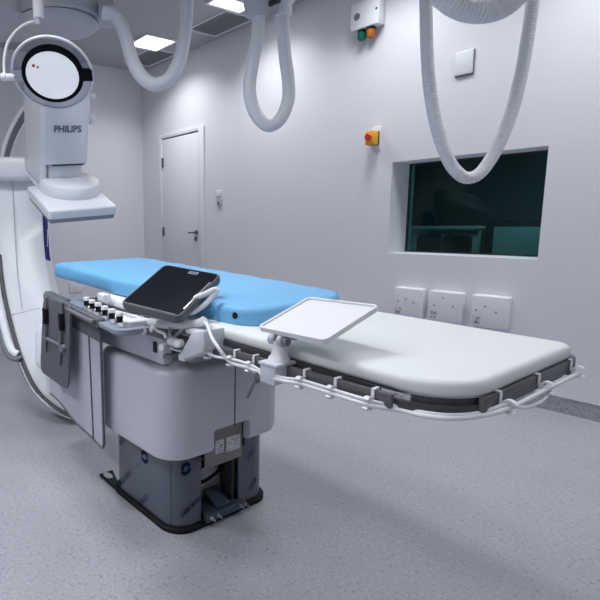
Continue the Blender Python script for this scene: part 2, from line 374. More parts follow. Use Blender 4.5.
# socket plate low on the back wall
a, c = at(69, 282, 'x', XB), at(82, 292, 'x', XB)
t = thing('wall_socket', 'faint grey socket plate on the back wall under the blue pad', 'wall socket', (XB, (a.y+c.y)/2, (a.z+c.z)/2))
b = B(); box2(b, (XB, a.y, c.z), (XB+.012, c.y, a.z), .004); obj('plate', b, M['door'], t)
b = B(); box2(b, (XB+.011, a.y+.05, c.z+.04), (XB+.014, c.y-.05, a.z-.04), .001); obj('socket_insert', b, M['white2'], t)
# ------------------------------------------------------------------ examination table
TX1 = -.455
def lift(p):                       # the head section rises a little
    return Vector((p.x, p.y, p.z + max(0, -1.2-p.x)*.045))
tb = thing('examination_table', 'long X-ray examination table on a boxy grey pedestal wrapped in blue film', 'examination table', (-1.65, 1.33, 0))
b = B(); slab(b, [(.012, .812), (0, .818), (0, .833)], -2.0, TX1+.004, 1.022, 1.626, (.03, .14, .06, .03), n=12, f=lift); top = obj('tabletop', b, M['charcoal'], tb, 'charcoal table deck')
b = B(); slab(b, [(.005, .815), (0, .82), (0, .832), (.003, .834)], -2.40, -1.98, 1.27, 1.50, .05, f=lift); obj('headboard', b, M['charcoal'], tb)
# corner trim with sticker under the mattress at the foot end
b = B(); O = rrect(-1.0, TX1+.012, 1.012, 1.636, (.02, .15, .09, .02), n=14); I = rrect(-1.0, TX1+.012, 1.012, 1.636, (.02, .15, .09, .02), n=14, inset=.03)
sel = [i for i, p in enumerate(O) if p[0] > -.60]
loft(b, [[Vector((*O[i], .797)), Vector((*O[i], .818)), Vector((*I[i], .818)), Vector((*I[i], .797))] for i in sel]); obj('corner_trim', b, M['charcoal'], tb)
b = B(); O2 = rrect(-1.0, TX1+.0055, 1.0205, 1.63, (.02, .142, .08, .02), n=14)
ss = [i for i, p in enumerate(O2) if -.60 < p[0] < -.53 and p[1] < 1.15]
O3 = [(-.605, 1.0205), (-.575, 1.0205)] + [O2[i] for i in ss if O2[i][0] > -.59 ]
loft(b, [[Vector((x, y, .819)), Vector((x, y, .832)), Vector((x, y+.002, .832)), Vector((x, y+.002, .819))] for x, y in O3]); stk = obj('sticker', b, M['label'], tb, 'pale printed sticker on the deck edge')
b = B()
for i, (x, y) in enumerate(O3[1:]):
    for k in range(3): box(b, (x-.004+.004*k, y-.0006, .822+.0035*k), (.003, .001, .0015))
obj('sticker_print', b, M['ink'], stk)
# rails
def rail(p0, p1, z0=.803, z1=.834, th=.012):
    b = B(); p0, p1 = Vector(p0), Vector(p1); d = (p1-p0).normalized(); n = Vector((d.y, -d.x, 0))
    box(b, (p0+p1)/2+Vector((0, 0, (z0+z1)/2)), ((p1-p0).length, th, z1-z0), .0025, Matrix((d, -n, Z)).transposed())
    k = 3; L = (p1-p0).length
    for i in range(k):
        c = p0+d*(L*(i+.5)/k); cyl(b, c-n*.004+Vector((0, 0, (z0+z1)/2)), -n, .007, .024)
    return b
obj('side_rail', rail((-2.0, .997, 0), (-.565, .997, 0)), M['rail'], tb)
obj('side_rail', rail((-.60, 1.655, 0), (-2.0, 1.655, 0)), M['rail'], tb)
obj('end_rail', rail((-.4455, 1.115, 0), (-.4455, 1.60, 0)), M['rail'], tb)
b = B(); slab(b, soft(.795, .84, .008), -.56, -.435, 1.575, 1.66, (.01, .01, .06, .01)); obj('end_bumper', b, M['darkgrey'], tb)
# carriage between pedestal and deck
b = B(); box2(b, (-1.80, 1.14, .62), (-1.42, 1.5, .815), .015); obj('carriage', b, M['bracket'], tb)
b = B(); box2(b, (-2.02, 1.04, .69), (-1.44, 1.08, .79), .006); obj('carriage_plate', b, M['bracket'], tb)
b = B(); p = at(155.5, 347, 'y', 1.04); box(b, (p.x, 1.039, p.z), (.022, .006, .04), .001); obj('plate_slot', b, M['dark'], tb)
# pedestal housing
b = B(); RB = (-1.905, -1.370, 1.006, 1.615)
slab(b, [(.10, .335), (.03, .335), (.008, .342), (0, .36), (0, .655), (.004, .668), (.014, .676), (.05, .682), (.075, .70), (.085, .72), (.13, .725)], *RB, .11, n=12)
ped = obj('pedestal_housing', b, M['body'], tb)
cut = B(); ya, yb = 1.205, 1.465
zl = 1.2-.815
A_ = at(214, 431, 'x', -1.370); B_ = at(250.5, 418.5, 'x', -1.370)
slab(cut, [(0, -1.42), (0, -1.30)], A_.y, B_.y, .25, (A_.z+B_.z)/2, .015, f=lambda p: Vector((p.z, p.x, p.y)))
bool_cut(ped, cut)
# seam on the end face
b = B(); sy = at(235, 395, 'x', -1.370).y; box2(b, (-1.374, sy-.0025, A_.z-.002), (-1.3692, sy+.0025, .668)); obj('seam', b, M['dark'], ped)
# film-wrapped skirt, open at the foot end
b = B(); RS = (-1.925, -1.450, 1.094, 1.60); O = rrect(*RS, .085, n=10)
n0 = 10+11  # walk the outline starting after the opening
Y0, Y1 = 1.222, 1.425
path = [(-1.450, Y1)] + [p for p in O if p[0] > -1.45 and p[1] > Y1+.01 and p[1] < 1.6] 
order = O[22:] + O[:22]
path = [(-1.450, Y1)] + order + [(-1.450, Y0)]
cl = []
for p in path:
    if not cl or (Vector(p)-Vector(cl[-1])).length > 1e-4: cl.append(p)
th = .008; cen = Vector((-1.66, 1.33))
inn = rrect(*RS, .085, n=10, inset=th); ordi = [(-1.450-th, Y1)] + inn[22:] + inn[:22] + [(-1.450-th, Y0)]
loft(b, [[Vector((*o, .022)), Vector((*o, .365)), Vector((*i_, .365)), Vector((*i_, .022))] for o, i_ in zip(path, ordi)])
sk = obj('pedestal_skirt', b, M['film'], tb, 'steel skirt under blue printed protective film')
# print on the film: slanted bars of lettering and round arrows
def near_pt(x, z): return Vector((x, 1.0935, z))
def end_pt(y, z): return Vector((-1.4495, y, z))
def bar(b, fn, s0, z0, s1, z1, w=.004):
    d = Vector((s1-s0, z1-z0)).normalized(); nn = Vector((-d.y, d.x))*w/2
    P = [fn(s0+nn.x, z0+nn.y), fn(s1+nn.x, z1+nn.y), fn(s1-nn.x, z1-nn.y), fn(s0-nn.x, z0-nn.y)]
    out = (fn(0, 0)-fn(0, 0))
    b.faces.new([b.verts.new(p) for p in P])
def words(b, fn, s0, z0, s1, z1, gap=.02):
    bar(b, fn, s0, z0, s1, z1, .003); d = Vector((s1-s0, z1-z0)); L = d.length; d /= L; nn = Vector((-d.y, d.x))*gap
    bar(b, fn, s0+nn.x, z0+nn.y, s1+nn.x, z1+nn.y, .003)
    t = .01
    while t < L-.012:
        w_ = random.uniform(.006, .014); c = Vector((s0, z0))+d*t+nn*.5
        bar(b, fn, c.x, c.y, c.x+d.x*w_, c.y+d.y*w_, random.uniform(.005, .010)); t += w_+.004
def swirl(b, fn, s, z, r):
    for a0 in (.3, .3+PI):
        n = 10; A = [a0+2.3*k/n for k in range(n+1)]
        for k in range(n):
            w_ = .3
            P = [fn(s+r*math.cos(A[k]), z+r*math.sin(A[k])), fn(s+r*math.cos(A[k+1]), z+r*math.sin(A[k+1])),
                 fn(s+r*.45*math.cos(A[k+1]), z+r*.45*math.sin(A[k+1])), fn(s+r*.45*math.cos(A[k]), z+r*.45*math.sin(A[k]))]
            b.faces.new([b.verts.new(p) for p in P])
        e = A[-1]
        P = [fn(s+r*1.12*math.cos(e), z+r*1.12*math.sin(e)), fn(s+r*.8*math.cos(e+.7), z+r*.8*math.sin(e+.7)), fn(s+r*.3*math.cos(e), z+r*.3*math.sin(e))]
        b.faces.new([b.verts.new(p) for p in P])
def npx(u, v): p = at(u, v, 'y', 1.0935); return p.x, p.z
def epx(u, v): p = at(u, v, 'x', -1.4495); return p.y, p.z
for fn_, px_, marks in ((near_pt, npx, (('w', 119, 488, 131, 474), ('w', 140, 506, 149, 498), ('w', 120.5, 446, 125, 440), ('s', 144.5, 457, .028), ('b', 136, 467, 141, 462))),
                        (end_pt, epx, (('w', 181, 519, 203, 497), ('s', 186, 469, .026), ('w', 248, 461, 255, 449), ('w', 250, 492, 257, 478), ('b', 171, 461, 171, 527)))):
    for mk in marks:
        b = B()
        if mk[0] == 'w': words(b, fn_, *px_(*mk[1:3]), *px_(*mk[3:5]), gap=.018)
        elif mk[0] == 's': swirl(b, fn_, *px_(*mk[1:3]), mk[3])
        else: bar(b, fn_, *px_(*mk[1:3]), *px_(*mk[3:5]), .0025)
        obj('film_print', b, M['filmprint'], sk, 'dark blue round arrow mark' if mk[0] == 's' else 'dark blue slanted print')
# black rubber plinth
b = B(); slab(b, [(0, 0), (0, .014), (.006, .02), (.03, .022)], -1.945, -1.432, 1.078, 1.614, .095, n=10); pl = obj('plinth', b, M['black'], tb)
b = B(); P = [at(u, v, 'z', .004) for u, v in ((99.5, 475.5), (112.5, 471), (120, 488), (124, 497))]
prism(b, [Vector((p.x, p.y, 0)) for p in P], (0, 0, .012), .002)
tab = obj('floor_tab', b, M['black'], tb)
p = at(108, 475.5, 'z', .012); b = B(); lathe(b, [(.022, 0), (.022, .004), (.012, .004)], Matrix.Translation((p.x, p.y, .010)) @ Matrix.Diagonal((1.5, .8, 1, 1)), 20); obj('tab_slot', b, M['floor'], tab)
# inside the opening
yq = lambda u, v: at(u, v, 'x', -1.408)
b = B(); box2(b, (-1.412, A_.y-.01, yq(226, 462).z), (-1.408, yq(242, 440).y, A_.z+.03), .001); box2(b, (-1.545, 1.10, .03), (-1.535, 1.59, .335)); box2(b, (-1.535, Y0-.01, .27), (-1.456, Y1+.01, .275)); obj('inner_frame', b, M['beige'], tb)
b = B(); box2(b, (-1.416, yq(242, 440).y, .30), (-1.409, B_.y+.01, A_.z+.03)); obj('inner_slot', b, M['black'], tb)
b = B(); box2(b, (-1.53, Y1-.03, .03), (-1.46, Y1-.015, .33), .002); obj('inner_post', b, M['dark'], tb)
for c0, c1_, lab in (((215.5, 441.5), (223.5, 451.5), 'left printed label'), ((226.5, 438), (240, 447.5), 'right printed label')):
    q0, q1 = yq(*c0), yq(*c1_); y0_, y1_, z0_, z1_ = q0.y, q1.y, q1.z, q0.z
    b = B(); box2(b, (-1.4082, y0_, z0_), (-1.4070, y1_, z1_)); q = obj('rating_label', b, M['label'], tb, lab)
    b = B()
    for k in range(26): box(b, (-1.4068, y0_+.008+(y1_-y0_-.016)*random.random(), z0_+.004+(z1_-z0_-.008)*random.random()), (.0005, random.uniform(.003, .010), random.uniform(.0015, .003)))
    obj('label_print', b, M['ink'], q)
b = B(); prism(b, [Vector((-1.528, Y0+.005, .10)), Vector((-1.528, Y0+.15, .13)), Vector((-1.528, Y0+.15, .17)), Vector((-1.528, Y0+.005, .23))], (.004, 0, 0)); obj('inner_sheet', b, M['greywhite'], tb)
for pp in ([(-1.53, Y0+.0, .20), (-1.50, 1.29, .215), (-1.49, 1.33, .245), (-1.53, 1.40, .26)], [(-1.53, Y0, .13), (-1.49, 1.28, .155), (-1.50, 1.36, .17), (-1.53, 1.40, .18)], [(-1.53, 1.26, .30), (-1.50, 1.28, .22), (-1.49, 1.34, .235), (-1.53, 1.39, .23)]):
    b = B(); tube(b, pp, .008, 8); obj('cable', b, M['black'], tb)
b = B(); box2(b, (-1.51, 1.28, .215), (-1.475, 1.34, .245), .006); box2(b, (-1.52, 1.345, .225), (-1.48, 1.39, .25), .006); obj('connector', b, M['black'], tb)
b = B(); box2(b, (-1.54, 1.262, .155), (-1.528, 1.285, .175), .003); obj('warning_dot', b, M['yellow'], tb)
b = B(); box2(b, (-1.53, 1.235, .03), (-1.43, 1.41, .05), .003); box2(b, (-1.44, 1.225, .022), (-1.415, 1.43, .055), .004); prism(b, [Vector((-1.525, 1.30, .05)), Vector((-1.44, 1.30, .05)), Vector((-1.525, 1.30, .09))], (0, .07, 0)); fb = obj('foot_bracket', b, M['steelblue'], tb)
for yy in (1.245, 1.28, 1.40, 1.425):
    b = B(); cyl(b, (-1.416, yy, .04), X, .008, .010, 6); cyl(b, (-1.41, yy, .04), X, .004, .018, 10); obj('bolt', b, M['silver'], fb)
# ------------------------------------------------------------------ mattress and blue pad
b = B(); slab(b, [(.006, .833)] + [(i_+.0, z) for i_, z in soft(.833, .871, .015, 5)][1:] + [(.04, .8725)], -1.86, TX1+.012, 1.024, 1.632, (.04, .13, .045, .04), n=12, f=lift)
tag(obj('mattress', b, M['mattress'], origin=(-1.2, 1.35, .822)), 'long white vinyl mattress on the table deck', 'mattress')
def ripple(p):
    q = lift(p); e = 0.006*mnoise.noise(Vector((p.x*9, p.y*5, p.z*12)))+.003*mnoise.noise(Vector((p.x*23, p.y*12, p.z*9)))
    k = 1 if p.y < 1.14 or p.y > 1.57 or p.x > -1.15 else .2
    return q+Vector((0, e*k, e*.4*k))
pad = thing('foam_pad', 'blue foam pad with rounded corners lying on the white mattress', 'pad', (-1.8, 1.35, .874))
def pad_out(inset):
    base = rrect(-2.43, -1.03, 1.068, 1.615, (.04, .12, .22, .04), n=10, inset=inset); out = []
    for i, p in enumerate(base):
        q = base[(i+1) % len(base)]; L = math.dist(p, q); n = max(1, int(round(L/.03))) if L > .06 else 1
        out += [(p[0]+(q[0]-p[0])*k/n, p[1]+(q[1]-p[1])*k/n) for k in range(n)]
    return out
ref = pad_out(0); cx_, cy_ = -1.73, 1.342
def ring(i_, z):
    return [ripple(Vector((cx_+(x-cx_)*(1-i_/.70), cy_+(y-cy_)*(1-i_/.272), z))) for x, y in ref]
b = B(); loft(b, [ring(i_, z) for i_, z in ((.012, .876), (.004, .88), (0, .89), (0, .905), (0, .92), (.002, .93), (.007, .938), (.016, .943), (.03, .945), (.08, .946))]); pc = obj('cover', b, M['blue'], pad)
p = at(235, 315.5, 'y', 1.073); b = B(); lathe(b, [(.010, 0), (.010, .004), (.005, .005)], axis_m((p.x, 1.074, p.z), -Y), 16); obj('eyelet', b, M['black'], pad)
b = B()
for k in range(7):
    p = at(204+k*2.1, 310.5+k*.55, 'y', 1.072); box(b, p, (.004, .003, .004))
obj('cover_print', b, M['navy'], pad)
# ------------------------------------------------------------------ cable hooks and cable
def make_hook(o, rd, lab):
    """o = point on top of the rail, rd = outward direction"""
    t = thing('cable_hook', lab, 'cable hook', o, 'white cable hooks clipped on the table rail')
    tdir = Z.cross(rd)
    R = Matrix((tdir, rd, Z)).transposed()
    def bx(b, c, s): box(b, o+R @ Vector(c), s, .0015, R, 1)
    b = B(); bx(b, (0, 0, .0025), (.008, .0225, .005)); bx(b, (0, .009, -.012), (.008, .0045, .026)); bx(b, (0, -.009, -.004), (.008, .0045, .014)); bx(b, (0, .013, -.023), (.008, .012, .005))
    obj('clip', b, M['white2'], t)
    b = B(); c = o+R @ Vector((0, .026, -.025)); A = [PI*.25+k*1.55*PI/14 for k in range(15)]
    prof = [c+R @ Vector((0, .0125*math.cos(a), .0135*math.sin(a))) for a in A]
    ringv = []
    for q in prof:
        d = (q-c).normalized(); ringv.append([q+d*.0022+tdir*.006, q+d*.0022-tdir*.006, q-d*.0022-tdir*.006, q-d*.0022+tdir*.006])
    loft(b, ringv); obj('ring', b, M['white2'], t)
    return c
hp = []
spots = [(214, 343, 'N'), (237, 350, 'N'), (256, 355.5, 'N'), (307, 370, 'N'), (338, 378.5, 'N'), (375.5, 389, 'N'), (496, 393, 'E'), (534.5, 377, 'E'), (567, 361.8, 'E')]
texts = ['cable hook nearest the big rail clamp under the tablet', 'cable hook on the rail, second from the tablet clamp', 'cable hook just beside the tray clamp lever', 'first cable hook after the tray clamp toward the foot end', 'middle cable hook of the three between tray clamp and corner', 'last cable hook on the long rail before the rounded corner', 'first cable hook on the end rail past the rounded corner', 'middle cable hook on the end rail', 'cable hook at the far end of the end rail by the bumper']
for (u, v, k), lab in zip(spots, texts):
    p = at(u, v, 'y', .997) if k == 'N' else at(u, v, 'x', -.4455)
    o = Vector((p.x, .997, .834)) if k == 'N' else Vector((-.4455, p.y, .834))
    hp.append(make_hook(o, -Y if k == 'N' else X, lab))
ARM = [at(203, 322, 'y', 1.0), at(207, 325, 'y', .975), at(212, 338, 'y', .955), at(220, 350, 'y', .95)]
ext = Vector((0, 0, -.003))
c1 = ARM + [hp[1]+ext, hp[2]+ext, at(264, 375, 'y', .955), at(286, 381.5, 'y', .955), hp[3]+ext, hp[4]+ext, hp[5]+ext, at(400, 410.5, 'z', .797), at(425, 416, 'z', .797), at(452, 418.5, 'z', .797), at(480, 416, 'z', .797)] + [hp[6]+ext, hp[7]+ext, hp[8]+ext]
b = B(); tube(b, c1, .0052, 10, .012); tag(obj('power_cable', b, M['white2'], origin=tuple(hp[3])), 'thick white cable curving from the tablet arm through the rail hooks', 'cable')
up_ = Vector((0, .002, .0062))
c2 = [hp[0]+Vector((-.05, .02, -.004)), hp[0]+Vector((0, 0, .004)), hp[0]+Vector((.04, 0, .0)), hp[1]+up_, hp[2]+up_, at(264, 372, 'y', .957), at(286, 378.5, 'y', .957), hp[3]+up_, hp[4]+up_, hp[5]+up_, at(400, 407, 'z', .802), at(425, 412.5, 'z', .802), at(452, 415, 'z', .802), at(480, 412.5, 'z', .802), hp[6]+Vector((-.003, 0, .0062)), at(512, 405, 'x', -.415), at(519, 407.5, 'x', -.413), at(530, 406.5, 'x', -.413), at(541, 401.5, 'x', -.415), at(548, 395, 'x', -.418), at(550, 390, 'x', -.425)]
b = B(); tube(b, c2, .004, 10, .012); tag(obj('signal_cable', b, M['white2'], origin=tuple(hp[4])), 'thin white cable running beside the thick one and looping under the end rail', 'cable')
# ------------------------------------------------------------------ instrument tray
tr = thing('instrument_tray', 'white rectangular tray on a clamp over the mattress edge', 'tray', (-.92, 1.04, .77))
tc_ = EYE + (Vector((-.842, 1.101, .943))-EYE)*.97; ax = Vector((.997, -.074, .028)).normalized(); ay = Vector((.061, .949, .311)); ay = (ay-ax*ay.dot(ax)).normalized(); az = ax.cross(ay)
TM = frame(tc_, ax, ay, az)
b = B(); slab(b, [(.004, -.010), (0, -.007), (0, 0)], -.112, .112, -.1, .1, .016, n=6, f=lambda q: TM @ q); obj('tray_plate', b, M['white2'], tr)
b = B(); O = rrect(-.112, .112, -.1, .1, .016, n=6); I = rrect(-.112, .112, -.1, .1, .016, n=6, inset=.006)
lp = [[TM @ Vector((*o, -.001)), TM @ Vector((*o, .005)), TM @ Vector((*i_, .005)), TM @ Vector((*i_, -.001))] for o, i_ in zip(O, I)]
loft(b, lp+[lp[0]], cap=False); obj('rim', b, M['white2'], tr)
CX = -.866
b = B(); box2(b, (CX-.028, .948, .787), (CX+.024, 1.01, .838), .006); box2(b, (CX-.031, .945, .834), (CX+.030, 1.02, .843), .003); obj('clamp_block', b, M['bracket'], tr)
b = B(); lathe(b, [(.029, .843), (.027, .85), (.021, .858), (.0175, .88), (.0175, .894)], Matrix.Translation((CX, .99, 0)), 24); obj('neck', b, M['white2'], tr)
b = B(); cyl(b, (CX-.024, .982, .897), X, .014, .018, bev=.003); cyl(b, (CX+.003, .985, .897), X, .016, .016, bev=.003); obj('hinge', b, M['greywhite'], tr)
b = B(); cyl(b, (CX+.019, .985, .897), X, .011, .014, bev=.002); obj('hinge_cap', b, M['midgrey'], tr)
b = B(); tube(b, [(CX-.005, .99, .902), (CX+.03, 1.015, .906), TM @ Vector((0, .0, -.012))], .008); box(b, TM @ Vector((0, 0, -.015)), (.08, .06, .01), .002, TM.to_3x3()); obj('support_arm', b, M['silver'], tr)
b = B(); q = Vector((CX-.026, .965, .797)); cyl(b, q, Vector((-.7, -.5, -.1)), .010, .025, bev=.002); e = q+Vector((-.7, -.5, -.1)).normalized()*.024
box(b, e, (.02, .02, .03), .004); tube(b, [e, e+Vector((-.005, -.008, -.025)), e+Vector((-.016, -.012, -.055))], .0065); obj('clamp_lever', b, M['midgrey'], tr)
# ------------------------------------------------------------------ tablet on its arm
tt = thing('tablet', 'black touch screen tablet tilted on a rail arm beside the blue pad', 'tablet', (-1.35, 1.03, .75))
KT = .86; SC = EYE + (Vector((-1.542, 1.155, .947))-EYE)*KT; ax = Vector((.94, .322, -.111)).normalized(); ay = Vector((-.252, .877, .408)); ay = (ay-ax*ay.dot(ax)).normalized(); az = ax.cross(ay)
SM = frame(SC, ax, ay, az); W, H = .258*KT, .296*KT
b = B(); slab(b, [(.012, -.034), (.004, -.028), (0, -.02), (0, -.004), (.003, 0)], -W/2-.004, W/2+.004, -H/2-.004, H/2+.004, .022, n=6, f=lambda q: SM @ q); tbd = obj('body', b, M['tabletgrey'], tt)
b = B(); slab(b, [(0, -.002), (0, .0015), (.002, .002)], -W/2+.004, W/2-.004, -H/2+.004, H/2-.004, .016, n=6, f=lambda q: SM @ q); obj('screen', b, M['blackgloss'], tt)
b = B(); box(b, SM @ Vector((.02, H/2-.022, .0022)), (.036, .016, .001), 0, SM.to_3x3()); lg = obj('screen_badge', b, M['silver'], tt)
b = text_mesh('PHILIPS', .009, .0003, SM @ Matrix.Translation((.02, H/2-.022, .003))); obj('badge_lettering', b, M['ink'], lg)
b = B(); box(b, SM @ Vector((W/2-.006, -.01, .002)), (.006, .16, .003), .001, SM.to_3x3()); obj('stylus_slot', b, M['silver'], tt)
b = B(); box(b, SM @ Vector((0, -H/2+.004, .0015)), (W-.03, .002, .002), 0, SM.to_3x3()); obj('edge_trim', b, M['silver'], tt)
# grip loop beside the screen
b = B(); tube(b, [dp(u, v, 1.60) for u, v in ((183, 311), (192, 312.5), (203, 306), (212, 297), (217.5, 290), (213, 290), (205, 294), (197, 297), (192, 302), (187, 307), (183, 311))], .0085, 10, .008)
prism(b, [dp(u, v, 1.605) for u, v in ((180, 309), (186, 304), (193, 306), (192, 313), (184, 314))], FW*.012, .003); obj('grip', b, M['white2'], tt)
# arm and clamps
def P3(u, v, y): return at(u, v, 'y', y)
b = B(); a_ = P3(197, 336, 0.975)
prism(b, [P3(u, v, .945) for u, v in ((191, 333), (203, 331), (204, 343), (203, 352), (196, 355), (181, 360.5), (178, 358), (184, 346))], (0, .085, 0), .005); box(b, P3(197, 331.5, .975), (.05, .05, .014), .004); box(b, P3(186, 357, .965), (.03, .04, .02), .004); obj('rail_clamp', b, M['bracket'], tt)
b = B(); tube(b, [P3(150, 322, 0.985), P3(165, 324.5, 0.985), P3(185, 325, 0.985), P3(200, 323, 0.995), P3(205, 320, 1.0)], .014, 10); obj('arm', b, M['white2'], tt)
b = B(); tube(b, [SM @ Vector((.03, -.02, -.03)), P3(180, 318, 1.02), P3(186, 325, 0.995)], .022, 12); box(b, SM @ Vector((.03, -.02, -.04)), (.09, .09, .014), .004, SM.to_3x3()); obj('swivel_joint', b, M['bracket'], tt)
b = B(); tube(b, [P3(170, 341, 0.975), P3(184, 328, 0.985)], .006, 8, smooth=False); tube(b, [P3(170, 338, 0.955), P3(170, 327, 0.975)], .005, 8, smooth=False); obj('brace', b, M['greywhite'], tt)
b = B(); box2(b, P3(164, 346, 0.955), P3(186, 352, 0.975)+Vector((0, .02, 0)), .004); box(b, P3(175, 342, 0.955), (.05, .03, .02), .004); obj('clamp_jaw', b, M['bracket'], tt)
for u, v in ((166.5, 346.5), (182, 343)):
    b = B(); cyl(b, P3(u, v, 0.955), Vector((.3, -1, .1)), .012, .03, 14, .003); obj('clamp_knob', b, M['white2'], tt)
b = B(); box(b, P3(172, 357, 0.955), (.05, .04, .014), .003); obj('clamp_foot', b, M['darkgrey'], tt)
b = B(); tube(b, [P3(151, 331, 0.955), P3(152, 326, 0.97), P3(158, 331, 0.955), P3(164, 333, 0.955), P3(166, 338, 0.955)], .006, 8); obj('wire_hanger', b, M['white2'], tt)
# ------------------------------------------------------------------ control console
ca = math.radians(-9.0); cxv = Vector((math.cos(ca), math.sin(ca), 0)); cyv = Vector((-math.sin(ca), math.cos(ca), 0))
CO = Vector((-1.94, .945, .83)); CM = frame(CO, cxv, cyv, Z)
cs = thing('control_console', 'grey hand control console with a row of black joysticks on the rail', 'control console', (-1.9, 1.0, .8))
b = B(); slab(b, [(.012, -.022), (0, -.012), (0, 0), (.003, .003)], -.30, .47, .0, .2, (.02, .06, .03, .02), f=lambda q: CM @ q); obj('base_plate', b, M['grey'], cs)
b = B(); slab(b, [(0, .003), (0, .02), (.004, .024)], -.02, .44, .045, .19, (.02, .035, .02, .02), f=lambda q: CM @ q); obj('control_panel', b, M['white2'], cs)
b = B(); box2(b, (-.52, -.006, -.022), (.29, .03, .014), .006); b.transform(CM); obj('front_bar', b, M['darkgrey'], cs)
b = B(); tube(b, [CM @ Vector(q) for q in ((-.22, -.004, .004), (-.2, -.02, .006), (.24, -.02, .004), (.27, -.006, .004))], .008); obj('grab_bar', b, M['midgrey'], cs)
b = B(); box2(b, (-.60, .02, -.02), (-.25, .06, .012), .004); b.transform(CM); obj('mount_rail', b, M['darkgrey'], cs)
for k, (u, v) in enumerate(((86.7, 305.5), (92.3, 308.3), (98.3, 311.5), (105, 315.3), (112, 318.5), (119.8, 322))):
    p = at(u, v, 'z', .853); s = .8+.3*k/5
    b = B(); lathe(b, [(.014, 0), (.011, .003), (.011, .012), (.012, .014), (.0125, .022)], Matrix.Translation(p) , 18); kn = obj('joystick', b, M['black'], cs)
    b = B(); lathe(b, [(.0135, .022), (.0135, .032), (.011, .036)], Matrix.Translation(p), 18); obj('joystick_cap', b, M['white2'], kn)
p = at(104, 297.5, 'y', 1.0); b = B(); box(b, p, (.075, .035, .034), .008, CM.to_3x3()); obj('switch_block', b, M['white2'], cs)
b = B()
for k in range(3):
    for j in range(2): box(b, CM @ Vector((.30+.04*k, .10+.04*j, .025)), (.022, .02, .004), .001, CM.to_3x3())
obj('key_pad', b, M['greywhite'], cs)
b = B(); tube(b, [CM @ Vector((.47, .10, -.01)), P3(146, 328, 1.02), P3(158, 325, 1.04)], .012); obj('mount_arm', b, M['bracket'], cs)
# hanging apron
ap = thing('shielding_apron', 'pale grey radiation apron hanging from the console front', 'apron', (-2.0, .97, .3))
NA = 26
T0, T1 = Vector((-2.44, 1.025, .79)), Vector((-1.74, .955, .775)); B0, B1 = Vector((-2.44, 1.03, .315)), Vector((-1.77, .968, .262))
def ap_pt(s, t):
    p = T0.lerp(T1, s).lerp(B0.lerp(B1, s), t); return p+Vector((0, .006*math.sin(s*9)*t, 0))
def sheet(b, s0, s1, t0, t1, th, n=20, r=0.0):
    nv = Vector((-.09, -1, 0)).normalized()*th
    rows = []
    for k in range(n+1):
        s = s0+(s1-s0)*k/n
        e0 = t0; e1 = t1
        if r:
            for ds in (s-s0, s1-s):
                if ds < r: e1 = min(e1, t1-(r-math.sqrt(max(0, r*r-(r-ds)**2)))*1.3)
        rows.append([ap_pt(s, e0), ap_pt(s, e1), ap_pt(s, e1)-nv, ap_pt(s, e0)-nv])
    loft(b, rows)
b = B(); sheet(b, 0, 1, .03, 1, .008, 40, .05); sheet_o = obj('apron_sheet', b, M['apron'], ap)
b = B()
pts = [ap_pt(.998, .04+.9*k/20) for k in range(21)] + [ap_pt(.975, .985), ap_pt(.955, 1.0)] + [ap_pt(.94-.94*k/20, 1.0) for k in range(21)]
tube(b, pts, .0055, 8, smooth=False); obj('edge_binding', b, M['darkgrey'], ap)
b = B(); tube(b, [ap_pt(.83, .03+.97*k/12)+Vector((0, -.003, 0)) for k in range(13)], .003, 6, smooth=False); obj('seam', b, M['darkgrey'], ap)
b = B(); sheet(b, .0, 1.01, -.02, .085, .02); b.transform(Matrix.Translation((-.0005, -.006, 0))); obj('top_strip', b, M['darkgrey'], ap)
# dark hanging flap with two hook straps
fl = thing('hanging_shield', 'dark grey rounded shield plate hooked over the left end of the console', 'shield', (-2.18, .92, .42))
YF = .925
def fp(u, v, dy=0): return at(u, v, 'y', YF-dy)
cor = [fp(43, 297), fp(70, 304.5), fp(67.5, 391), fp(40, 371)]
O = rrect(0, 1, 0, 1, .12, n=6)
def bil(x, y): return cor[3].lerp(cor[2], x).lerp(cor[0].lerp(cor[1], x), y)
b = B(); prism(b, [bil(x, y) for x, y in O], (0, .012, 0), .002); obj('plate', b, M['darkgrey'], fl)
for (u0, v0, u1, v1) in ((45.5, 300, 45.5, 352), (61.5, 306, 59.5, 365)):
    b = B(); tube(b, [fp(u0, v0-3, -.02), fp(u0, v0-1.5, .006), fp(u0, v0+3, .012), fp(u1, v1, .008)], .0065, 8, .03); s_ = obj('hook_strap', b, M['midgrey'], fl)
    b = B(); p = fp(u0-.3, v0+16, .012); box(b, p, (.026, .02, .075), .004); obj('buckle', b, M['black'], s_)
b = B(); tube(b, [fp(44, 337, .006), fp(56, 343, .006), fp(64, 347, .006)], .008, 8); cyl(b, fp(65, 348, .0), -Y, .017, .02); obj('cross_bar', b, M['midgrey'], fl)
